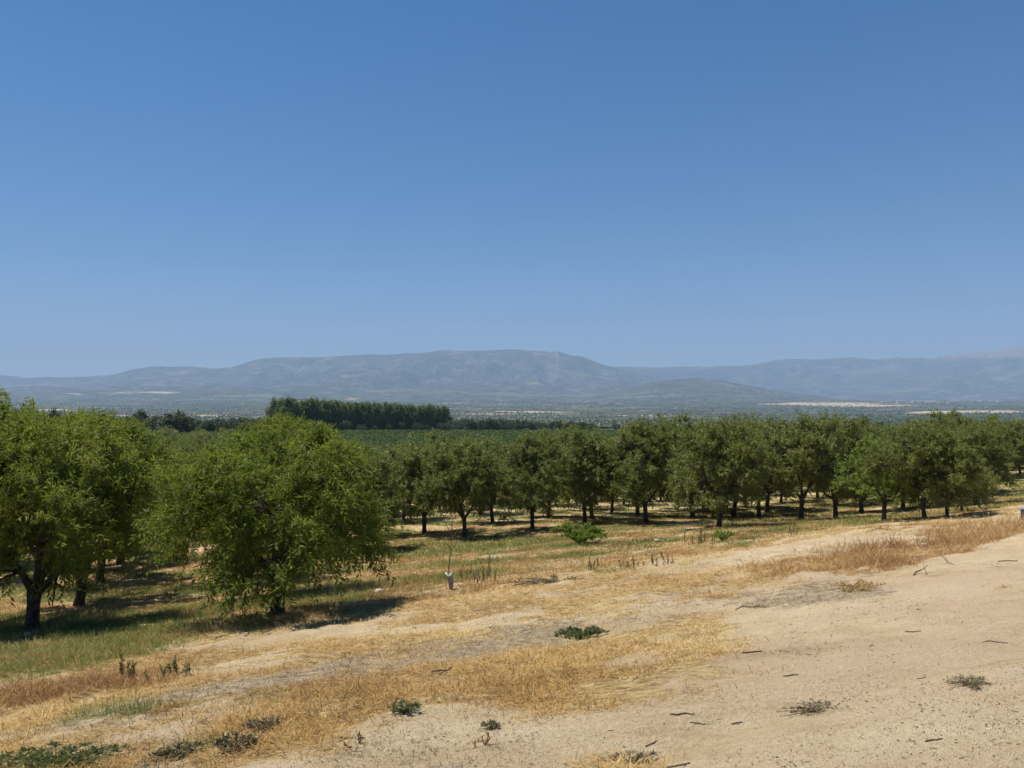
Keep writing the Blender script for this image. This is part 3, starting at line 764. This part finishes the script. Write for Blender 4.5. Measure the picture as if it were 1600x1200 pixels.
def f_grey(x, y):
    m = masks(x, y); n_ = nz(x, y, 2.2, 170)
    return np.clip((m['grey'] * (1 + (n_ - .5) * 4) - .1) * 1.3, 0, 1), .8 + .4 * n_
grass('dry_grass', 'golden dry grass beside the track', DRYGRASS, 120000, 9, f_dry, 3.2, 48, .06, .04, .15, 1.9, 501, .0048)
grass('rust_grass', 'tall rust brown dry grass along the track', RUSTGRASS, 70000, 9, f_rust, 4.5, 45, .055, .06, .18, .7, 502, .004)
grass('green_grass', 'green grass in the orchard alleys', GREENGRASS, 110000, 9, f_green, 4.0, 75, .06, .06, .18, .55, 503)
grass('withered_weeds', 'grey withered weeds on the sandy strips', LEAF_GREY, 60000, 8, f_grey, 3.2, 30, .06, .015, .07, 1.5, 504, .0045)

def debris():
    rng = np.random.default_rng(90); n = 80000
    u = rng.uniform(-.85, .85, n); y = np.exp(rng.uniform(math.log(3.0), math.log(24), n)); x = u * y
    s, t = st(x, y); k = (rng.random(n) < np.clip(.2 + 4.5 * (fbm(x * .8, y * .8, 190, 5) - .5), .05, 1)) & (s < 11)
    x, y = x[k], y[k]; n = len(x)
    a = rng.uniform(0, math.pi, n); L_ = (rng.gamma(.5, .0034, n) + .0009) * (1 + y / 14); w = np.minimum(L_ * rng.uniform(.3, .9, n), rng.uniform(.0010, .0026, n) * (1 + y / 12))
    tg = np.stack([np.cos(a), np.sin(a), rng.normal(size=n) * .12], -1); sd = np.stack([-np.sin(a), np.cos(a), 0 * a], -1)
    c = np.stack([x, y, Z(x, y) + .002], -1); up = np.array([0, 0, 1.])
    v = np.stack([c - tg * L_[:, None] - sd * w[:, None], c - tg * L_[:, None] + sd * w[:, None], c - tg * L_[:, None] * .9 + up * (w * 1.5)[:, None],
                  c + tg * L_[:, None] - sd * w[:, None], c + tg * L_[:, None] + sd * w[:, None], c + tg * L_[:, None] * .9 + up * (w * 1.5)[:, None]], 1)
    q = np.arange(n)[:, None] * 6
    f4 = np.concatenate([q + np.array([0, 3, 5, 2]), q + np.array([4, 1, 2, 5])]); f3 = np.concatenate([q + np.array([0, 2, 1]), q + np.array([3, 4, 5])])
    return mesh('debris', v.reshape(-1, 3), [f4, f3], DEBRIS, {'rnd': np.repeat(rng.random(n) ** 1.3, 6)})
tag(obj('debris', debris()), 'small bits of twig and gravel on the sand', kind='stuff')

# ------------------------------------------------------------------ single plants, sticks, stones
def mat_weed(seed, R, Hh, n, ll, lw, leafmat, up=.5):
    rng = np.random.default_rng(seed)
    ns = 26; az = rng.uniform(0, 6.28, ns); Ls = R * rng.uniform(.45, 1.0, ns)
    stem = []
    pos, ld = [], []
    for i in range(ns):
        d = np.array([math.cos(az[i]), math.sin(az[i]), 0]); tau = np.linspace(0, 1, 5)
        pz = Hh * np.sin(tau * 2.2) * rng.uniform(.5, 1.1)
        P = d * (Ls[i] * tau)[:, None] + np.stack([0 * tau, 0 * tau, pz], -1)
        stem.append(tube(P, [.0016 if R < .35 else .004] * 5, 4, 0, rng, False))
        m = n // ns; tt = rng.uniform(.1, 1, m)
        pp = np.stack([np.interp(tt, tau, P[:, k]) for k in range(3)], -1)
        pos.append(pp); ld.append(norm(d * .5 + rng.normal(size=(m, 3)) * .7 + (0, 0, up)))
    pos = np.concatenate(pos); ld = np.concatenate(ld); m = len(pos)
    v, f = leaf_quads(pos, ld, ll * rng.uniform(.6, 1.3, m), lw * rng.uniform(.7, 1.2, m), rng)
    sv, sf = join(stem)
    return mesh('weed_stems', sv, sf, DEADWOOD), mesh('weed_leaves', v, f, leafmat, {'rnd': np.repeat(rng.random(m), 4)})

def weed(px, py, R, Hh, n, ll, lw, leafmat, label, name='weed', up=.5, stretch=1.0, cat='weed', grp=None):
    x, y, z = g(px, py)
    e = empty(name, (x, y, z - .005), 0.25, (stretch, 1, 1)); tag(e, label, cat, grp)
    a, b = mat_weed(int(px * 7 + py), R, Hh, n, ll, lw, leafmat, up)
    obj('stems', a, e); obj('leaves', b, e)
weed(908, 996, .20, .07, 900, .035, .016, LEAF_WEED, 'dark green mat weed on the sand left of the golden grass patch', stretch=1.6)
weed(633, 1113, .095, .05, 260, .028, .012, LEAF_WEED, 'small dark green weed on the sand at lower middle', stretch=1.4)
weed(768, 1138, .06, .035, 240, .022, .009, LEAF_GREY, 'tiny pale green weed alone on the sand', stretch=1.2)
weed(1290, 1110, .17, .018, 620, .018, .006, LEAF_GREY, 'sparse grey green weed spreading flat over the track', stretch=1.9, up=.2)
weed(1519, 1070, .12, .025, 420, .026, .005, LEAF_GREY, 'low yellowish grass tuft on the bare track at right', stretch=1.5)
weed(372, 1168, .11, .06, 420, .03, .011, LEAF_GREY, 'upright grey green weed nearer the middle of the two at lower left', stretch=1.4, up=.9)
weed(275, 1186, .12, .06, 460, .03, .011, LEAF_GREY, 'grey green weed clump left of the upright weed at lower left', stretch=1.5, up=.9)
weed(90, 1193, .22, .07, 900, .03, .011, LEAF_WEED, 'broad low green weed patch in the bottom left corner', stretch=1.9, up=.8)
weed(408, 1142, .10, .06, 320, .03, .01, LEAF_GREY, 'brownish weed among stones above the upright grey green weed', stretch=1.3, up=.9)
weed(985, 1192, .12, .025, 420, .026, .005, LEAF_GREY, 'yellowish low weed at the bottom edge of the track', stretch=1.6)
weed(1340, 918, .30, .025, 1200, .05, .006, DRYGRASS, 'flat rust brown dead weed alone on the track', stretch=1.6)
weed(904, 850, .85, .5, 2600, .13, .05, LEAF_LIGHT, 'leafy bright green bush in front of the orchard', 'bush', .9, 1.15, 'bush')
weed(1130, 846, .32, .22, 500, .12, .02, LEAF_LIGHT, 'upright green weed clump below the thick forward trunk', up=1.2)
weed(870, 910, .5, .05, 900, .05, .012, LEAF_GREY, 'dark withered mat weed on the slope right of the sapling', stretch=2.0)

def stalk_plant(px, py, hts, label, spread=.08, mat=LEAF_GREY):
    x, y, z = g(px, py); rng = np.random.default_rng(int(px * 3 + py))
    e = empty('stalk_weed', (x, y, z - .01), rng.uniform(0, 6)); tag(e, label, 'weed', 'upright stalk weeds')
    sv, pos, ld = [], [], []
    for h in list(hts) + ([h * .6 for h in hts] if max(hts) > .15 else []):
        o = np.array([rng.normal() * spread, rng.normal() * spread, 0]); h *= rng.uniform(.4, .9); tp = o + (rng.normal() * .03, rng.normal() * .03, h)
        P = np.array([o, (o + tp) / 2 + rng.normal(size=3) * .008, tp]); sv.append(tube(P, [.0045, .0035, .002], 4, 0, rng, False))
        m = int(90 * h / .3); tt = rng.uniform(.15, 1, m)
        pos.append(o + (tp - o) * tt[:, None]); ld.append(norm(rng.normal(size=(m, 3)) + (0, 0, 1.1)))
    v, f = join(sv); obj('stems', mesh('stalk_stems', v, f, BARK), e)
    pos = np.concatenate(pos); ld = np.concatenate(ld); m = len(pos)
    v, f = leaf_quads(pos, ld, rng.uniform(.02, .05, m), rng.uniform(.006, .012, m), rng)
    obj('leaves', mesh('stalk_leaves', v, f, mat, {'rnd': np.repeat(rng.random(m) * .6, 4)}), e)
stalk_plant(206, 1058, [.30, .34, .27, .22], 'tight clump of dark upright stalks at left, the taller of two', .05, mat=LEAF_WEED)
stalk_plant(253, 1060, [.26, .20, .22, .18, .24], 'clump of dark upright stalks just right of the taller clump', .07, mat=LEAF_WEED)
stalk_plant(757, 908, [.60, .5, .42, .36, .3], 'tall feathery dry stalk weed right of the bare sapling', .12)
stalk_plant(733, 905, [.42, .3], 'thin brown stalk weed between the sapling and the feathery weed', .08, mat=RUSTGRASS)
stalk_plant(1095, 850, [.5, .6, .42, .45, .5, .38], 'group of green upright stalks before the orchard at mid right', .2, mat=LEAF_WEED)
stalk_plant(1240, 838, [.55, .4], 'single dark stalk weed in the dry grass below the thick hollow crowned tree', .05)
stalk_plant(985, 886, [.35, .4, .3], 'short dark stalks in dry grass right of the leafy bush', .2)
stalk_plant(1033, 884, [.4, .35, .42, .3], 'dark stalks standing in golden grass at the middle of the slope', .2)
stalk_plant(930, 890, [.42, .3, .25], 'lone dark stalk weed below the leafy bush', .1)
stalk_plant(545, 1172, [.13, .07], 'short brown stalk near the lower left edge of the sand', .03, mat=RUSTGRASS)
stalk_plant(752, 1162, [.12, .04, .05], 'tiny dry stalk rising alone from the sand at bottom middle', .03, mat=RUSTGRASS)
stalk_plant(285, 1055, [.2, .14, .1], 'thin green stalk right of the two dark upright clumps', .06, mat=LEAF_WEED)

def stick(px, py, L_, ang, r, label, fork=False, lift=0.0):
    x, y, z = g(px, py); rng = np.random.default_rng(int(px + 13 * py))
    n = 6; tau = np.linspace(-.5, .5, n); r *= .78; L_ *= .9
    def line(o, a, L0, r0, up=0.0):
        P = np.stack([o[0] + math.cos(a) * tau * L0, o[1] + math.sin(a) * tau * L0, 0 * tau], -1); P[:, :2] += rng.normal(size=(n, 2)) * L0 * .05
        P[:, 2] = Z(P[:, 0], P[:, 1]) + r0 * .75 + (tau + .5) * up
        return tube(P - (x, y, z), np.linspace(r0, r0 * .55, n), 6, .1, rng)
    parts = [line((x, y), ang, L_, r, lift)]
    if fork:
        parts.append(line((x + math.cos(ang) * L_ * .2, y + math.sin(ang) * L_ * .2), ang + .8, L_ * .6, r * .65, lift * 1.3))
        parts.append(line((x - math.cos(ang) * L_ * .1, y - math.sin(ang) * L_ * .1), ang - .7, L_ * .45, r * .5, lift * .8))
    v, f = join(parts)
    o = obj('stick', mesh('stick', v, fixq(f), DEADWOOD, None, True), None, (x, y, z)); tag(o, label, 'stick', 'sticks on the sand')
for a in [
    (1068, 1117, .16, .05, .008, 'straight dark stick lying level on the sand at lower middle'),
    (1096, 1131, .13, .15, .004, 'thin straw coloured twig below the straight level stick'),
    (1152, 1131, .07, .1, .006, 'short stubby twig right of the thin straw coloured twig', True),
    (1018, 1163, .11, .6, .006, 'slanting dark twig between the level stick and the bottom edge'),
    (1060, 1197, .13, .2, .007, 'dark twig on the very bottom edge of the sand'),
    (1175, 1020, .16, .05, .009, 'grey green stick right of the golden grass patch'),
    (1428, 988, .13, -.35, .008, 'short thick stick alone on the upper right track'),
    (1555, 1004, .24, .05, .005, 'long thin pale twig near the right edge of the track'),
    (1235, 1056, .12, .15, .007, 'dark stick beside a small hole in the middle of the track'),
    (1440, 1060, .08, .0, .005, 'short level twig at right, left of the yellowish grass tuft'),
    (1460, 1157, .10, .15, .006, 'short dark stick at the lower right of the track'),
    (1175, 949, .42, .02, .010, 'long dark branch lying beside the brown edge of the grass', True),
    (1390, 885, .28, .8, .008, 'forked bare branch lying where the track meets the grass', True, .05),
    (1440, 896, .32, .5, .009, 'curved forked branch raised at both ends on the upper track', True, .09),
    (1478, 880, .2, 2.2, .006, 'thin upright forked twig near the tall rust grass', True, .1),
    (1575, 877, .28, -.15, .010, 'dark twig near the right edge at the top of the track'),
    (1500, 862, .42, .2, .009, 'long thin twig along the grass edge at upper right'),
    (1345, 884, .35, 1.2, .008, 'small bare twig at the foot of the tall rust grass', True, .07),
    (690, 1054, .2, -.6, .013, 'thick broken grey branch lying in the dry grass', True, .05),
    (540, 1154, .08, .2, .008, 'small dark slab of bark on the sand at lower left'),
    (490, 1128, .09, 2.6, .005, 'thin grey twig at lower left among the dead weeds'),
    (330, 1133, .16, .3, .005, 'slender twig in the golden grass at lower left'),
]: stick(*a)

def stone(px, py, r, label):
    x, y, z = g(px, py); rng = np.random.default_rng(int(px * 5 + py))
    bpy_v = []; n1, n2 = 7, 10
    for i in range(n1 + 1):
        ph = math.pi * i / n1
        for j in range(n2):
            a = 2 * math.pi * j / n2; bpy_v.append((math.sin(ph) * math.cos(a), math.sin(ph) * math.sin(a), math.cos(ph)))
    v = np.array(bpy_v); v = v * (1 + .35 * (fbm(v[:, 0] * 1.5 + px, v[:, 1] * 1.5 + v[:, 2] * 1.3, 5, 3) - .5))[:, None] * np.array([1, .8, .7]) * r
    f = [(i * n2 + j, (i + 1) * n2 + j, (i + 1) * n2 + (j + 1) % n2, i * n2 + (j + 1) % n2) for i in range(n1) for j in range(n2)]
    tag(obj('stone', mesh('stone', v, np.array(f), STONE, None, True), None, (x, y, z + r * .35), rng.uniform(0, 6)), label, 'stone', 'pale stones on the slope')
for a in [(767, 980, .028, 'round white stone on the sandy strip at the middle of the slope'), (936, 845, .10, 'white stone at the right foot of the leafy bush'),
          (948, 855, .05, 'small white stone just below right of the bush'), (1026, 846, .07, 'pale stone in grey weeds right of the bush'),
          (592, 927, .08, 'whitish stone under the right side of the wide drooping tree'), (43, 994, .06, 'white stone at the foot of the forked trunk'),
          
          (1540, 838, .035, 'pale stone in the rust grass near the right edge'), (1445, 853, .05, 'tiny pale stone at the edge of the tall rust grass')]: stone(*a)

# bare sapling in a white guard
x, y, z = g(703, 921)
e = empty('sapling', (x, y, z), 0.0, (.78, .78, 1.0)); tag(e, 'bare leafless sapling in a pale guard with a white rim round its foot', 'sapling')
rng = np.random.default_rng(5)
parts = [tube([(0, 0, -.1), (-.03, 0, .35), (0.02, 0, .75), (.05, 0, 1.15)], [.014, .012, .010, .007], 6, .05, rng)]
for b0, az, L_, up in ((.72, 3.4, .40, .9), (.85, .3, .42, 1.2), (.95, 2.6, .45, 1.3), (1.1, 5.5, .4, 1.4), (1.12, 1.2, .35, 2.0), (.66, 5.9, .28, .9), (.6, 2.2, .22, .8)):
    o = np.array([.01 + .04 * (b0 - .7), 0, b0]); d = norm(np.array([math.cos(az), math.sin(az), up]))
    parts.append(tube([o, o + d * L_ * .5, o + d * L_ + (0, 0, .05)], [.006, .0045, .002], 4, 0, rng))
v, f = join(parts); obj('stem', mesh('sapling_stem', v, fixq(f), DEADWOOD), e)
ang = np.linspace(0, 2 * math.pi, 17)[:-1]
def ring(r, zz, tilt): return np.stack([np.cos(ang) * r + tilt, np.sin(ang) * r, 0 * ang + zz + .02 * np.cos(ang * 2)], -1)
rings = [ring(.045, .02, .03), ring(.055, .10, .02), ring(.062, .20, 0), ring(.07, .28, -.02), ring(.066, .285, -.02), ring(.055, .2, 0), ring(.04, .03, .03)]
v = np.concatenate(rings); k = 16
f = np.array([(i * k + j, i * k + (j + 1) % k, (i + 1) * k + (j + 1) % k, (i + 1) * k + j) for i in range(6) for j in range(k)])
gd = obj('guard', mesh('guard', v, f, GUARD_PL, None, True), e)
v, f = tube(np.array([ring(.074, .265, -.02)[i % 16] for i in range(17)]), [.014] * 17, 6, .1, rng, False)
obj('rolled_rim', mesh('rolled_rim', v, f, WHITE_PL, None, True), gd)
v, f = tube([(-.09, 0, -.1), (-.085, 0, .3)], [.006, .006], 5); obj('stake', mesh('stake', v, fixq(f), DEADWOOD), e)

# pale irrigation riser with a grey lid at the right edge
x, y, z = g(1604, 812)
e = empty('irrigation_riser', (x, y, z), .3, .75); tag(e, 'grey and white irrigation riser in the rust grass at the right edge', 'irrigation riser')
def lathe(prof, n=16, off=(0, 0)):
    a = np.linspace(0, 2 * math.pi, n + 1)[:-1]
    v = np.concatenate([np.stack([np.cos(a) * r + off[0], np.sin(a) * r + off[1], 0 * a + zz], -1) for r, zz in prof])
    f = np.array([(i * n + j, i * n + (j + 1) % n, (i + 1) * n + (j + 1) % n, (i + 1) * n + j) for i in range(len(prof) - 1) for j in range(n)])
    return v, f
v, f = lathe([(.001, -.1), (.15, -.1), (.15, .3), (.14, .31), (.001, .31)]); obj('housing', mesh('riser_housing', v, f, DARK_PL), e)
v, f = lathe([(.165, .305), (.165, .34), (.13, .39), (.05, .42), (.001, .425)]); obj('lid', mesh('riser_lid', v, f, GREY_MT, None, True), e)
v, f = lathe([(.001, .1), (.035, .1), (.035, .2), (.022, .215), (.022, .235), (.03, .24), (.024, .3), (.001, .31)], 12, (-.06, -.16)); obj('valve', mesh('riser_valve', v, f, WHITE_PL, None, True), e)
v, f = tube([(-.2, -.05, -.1), (-.19, -.05, .35)], [.008, .007], 5); obj('stake', mesh('riser_stake', v, fixq(f), DEADWOOD), e)

# white houses of the far village
def house(px, y, w, d, h, rz, label, grp):
    x = (px - 800) / FPX * y; z = float(Hfar(x, y))
    e = empty('village_house', (x, y, z - 1), rz); tag(e, label, 'house', grp)
    v = np.array([(sx * w / 2, sy * d / 2, zz) for zz in (0, h) for sx, sy in ((-1, -1), (1, -1), (1, 1), (-1, 1))])
    obj('wall', mesh('house_wall', v, np.array([(0, 1, 5, 4), (1, 2, 6, 5), (2, 3, 7, 6), (3, 0, 4, 7), (3, 2, 1, 0)]), WHITEWASH), e)
    o = .6; v = np.array([(-w/2-o, -d/2-o, h), (w/2+o, -d/2-o, h), (w/2+o, d/2+o, h), (-w/2-o, d/2+o, h), (-w/2-o, 0, h + d * .22), (w/2+o, 0, h + d * .22)])
    obj('roof', mesh('house_roof', v, [np.array([(0, 1, 5, 4), (2, 3, 4, 5), (3, 2, 1, 0)]), np.array([(1, 2, 5), (3, 0, 4)])], ROOFTILE), e)
hr = random.Random(4)
for i, (px, y, w) in enumerate([(1383, 5300, 60), (1388, 5350, 30), (1404, 5250, 22), (1412, 5280, 46), (1420, 5260, 20), (1428, 5300, 28), (1436, 5240, 24), (1441, 5330, 30), (1452, 5280, 44), (1460, 5320, 20), (1486, 5100, 60), (1495, 5150, 26), (1562, 5400, 40), (1550, 5500, 30), (1530, 5450, 24)]):
    house(px, y, w, hr.uniform(12, 22), hr.uniform(7, 12), hr.uniform(-.3, .3), 'tiny white house in the village at the foot of the right mountains', 'houses of the far village')
for i, (px, y, w) in enumerate([(702, 3300, 26), (858, 4300, 34), (944, 4600, 50), (968, 4500, 40), (918, 5000, 34), (780, 6000, 40), (782, 4200, 20), (840, 4700, 26)]):
    house(px, y, w, hr.uniform(10, 16), hr.uniform(6, 9), hr.uniform(-.3, .3), 'tiny white farmhouse scattered below the middle mountain', 'farmhouses below the middle mountain')

# ------------------------------------------------------------------ air
def haze():
    x0, x1, y0, y1, z0, z1 = -16800, 16800, -300, 17200, -32, 1480
    v = np.array([(x, y, z) for z in (z0, z1) for x, y in ((x0, y0), (x1, y0), (x1, y1), (x0, y1))], float)
    f = np.array([(3, 2, 1, 0), (4, 5, 6, 7), (0, 1, 5, 4), (1, 2, 6, 5), (2, 3, 7, 6), (3, 0, 4, 7)])
    m, nt, out = new_mat('haze_air'); n = N(nt)
    p = n.new('ShaderNodeVolumePrincipled'); p.inputs['Color'].default_value = (.405, .56, .835, 1)
    p.inputs['Density'].default_value = HAZE_D; p.inputs['Anisotropy'].default_value = 0.0
    nt.links.new(p.outputs[0], out.inputs['Volume'])
    tag(obj('haze', mesh('haze', v, f, m)), 'blue summer haze over the valley', kind='stuff')
HAZE_D = .98e-4
haze()

# ------------------------------------------------------------------ light, sky, camera
SUN_AZ = math.radians(-62); SUN_EL = math.radians(67)
w = bpy.data.worlds.new('World'); scene.world = w; w.use_nodes = True
nt = w.node_tree; bg = nt.nodes['Background']
sky = nt.nodes.new('ShaderNodeTexSky'); sky.sky_type = 'NISHITA'; sky.sun_disc = False
sky.sun_elevation = SUN_EL; sky.sun_rotation = SUN_AZ
sky.altitude = 700; sky.air_density = 1.0; sky.dust_density = .4; sky.ozone_density = 3.0
hs = nt.nodes.new('ShaderNodeHueSaturation'); hs.inputs['Saturation'].default_value = 1.42
nt.links.new(sky.outputs[0], hs.inputs['Color']); nt.links.new(hs.outputs[0], bg.inputs[0]); bg.inputs[1].default_value = .0505
sl = bpy.data.lights.new('sun', 'SUN'); sl.energy = 4.0; sl.angle = math.radians(.53); sl.color = (1, .955, .87)
so = bpy.data.objects.new('sun', sl); COL.objects.link(so)
sd = Vector((math.sin(SUN_AZ) * math.cos(SUN_EL), math.cos(SUN_AZ) * math.cos(SUN_EL), math.sin(SUN_EL)))
so.rotation_euler = sd.to_track_quat('Z', 'Y').to_euler(); so.location = (0, 0, 60)

cam = bpy.data.cameras.new('camera'); cam.sensor_width = 36; cam.lens = 36 * FPX / 1600
cam.clip_start = .05; cam.clip_end = 60000
co = bpy.data.objects.new('camera', cam); COL.objects.link(co)
co.location = (0, 0, EYE); co.rotation_euler = (math.pi / 2 + PITCH, 0, 0)
scene.camera = co
scene.view_settings.view_transform = 'Standard'; scene.view_settings.look = 'None'
scene.view_settings.exposure = .85; scene.view_settings.gamma = 1
cy = scene.cycles
cy.max_bounces = 6; cy.diffuse_bounces = 3; cy.glossy_bounces = 2; cy.transmission_bounces = 4; cy.volume_bounces = 1; cy.transparent_max_bounces = 4
cy.use_denoising = True
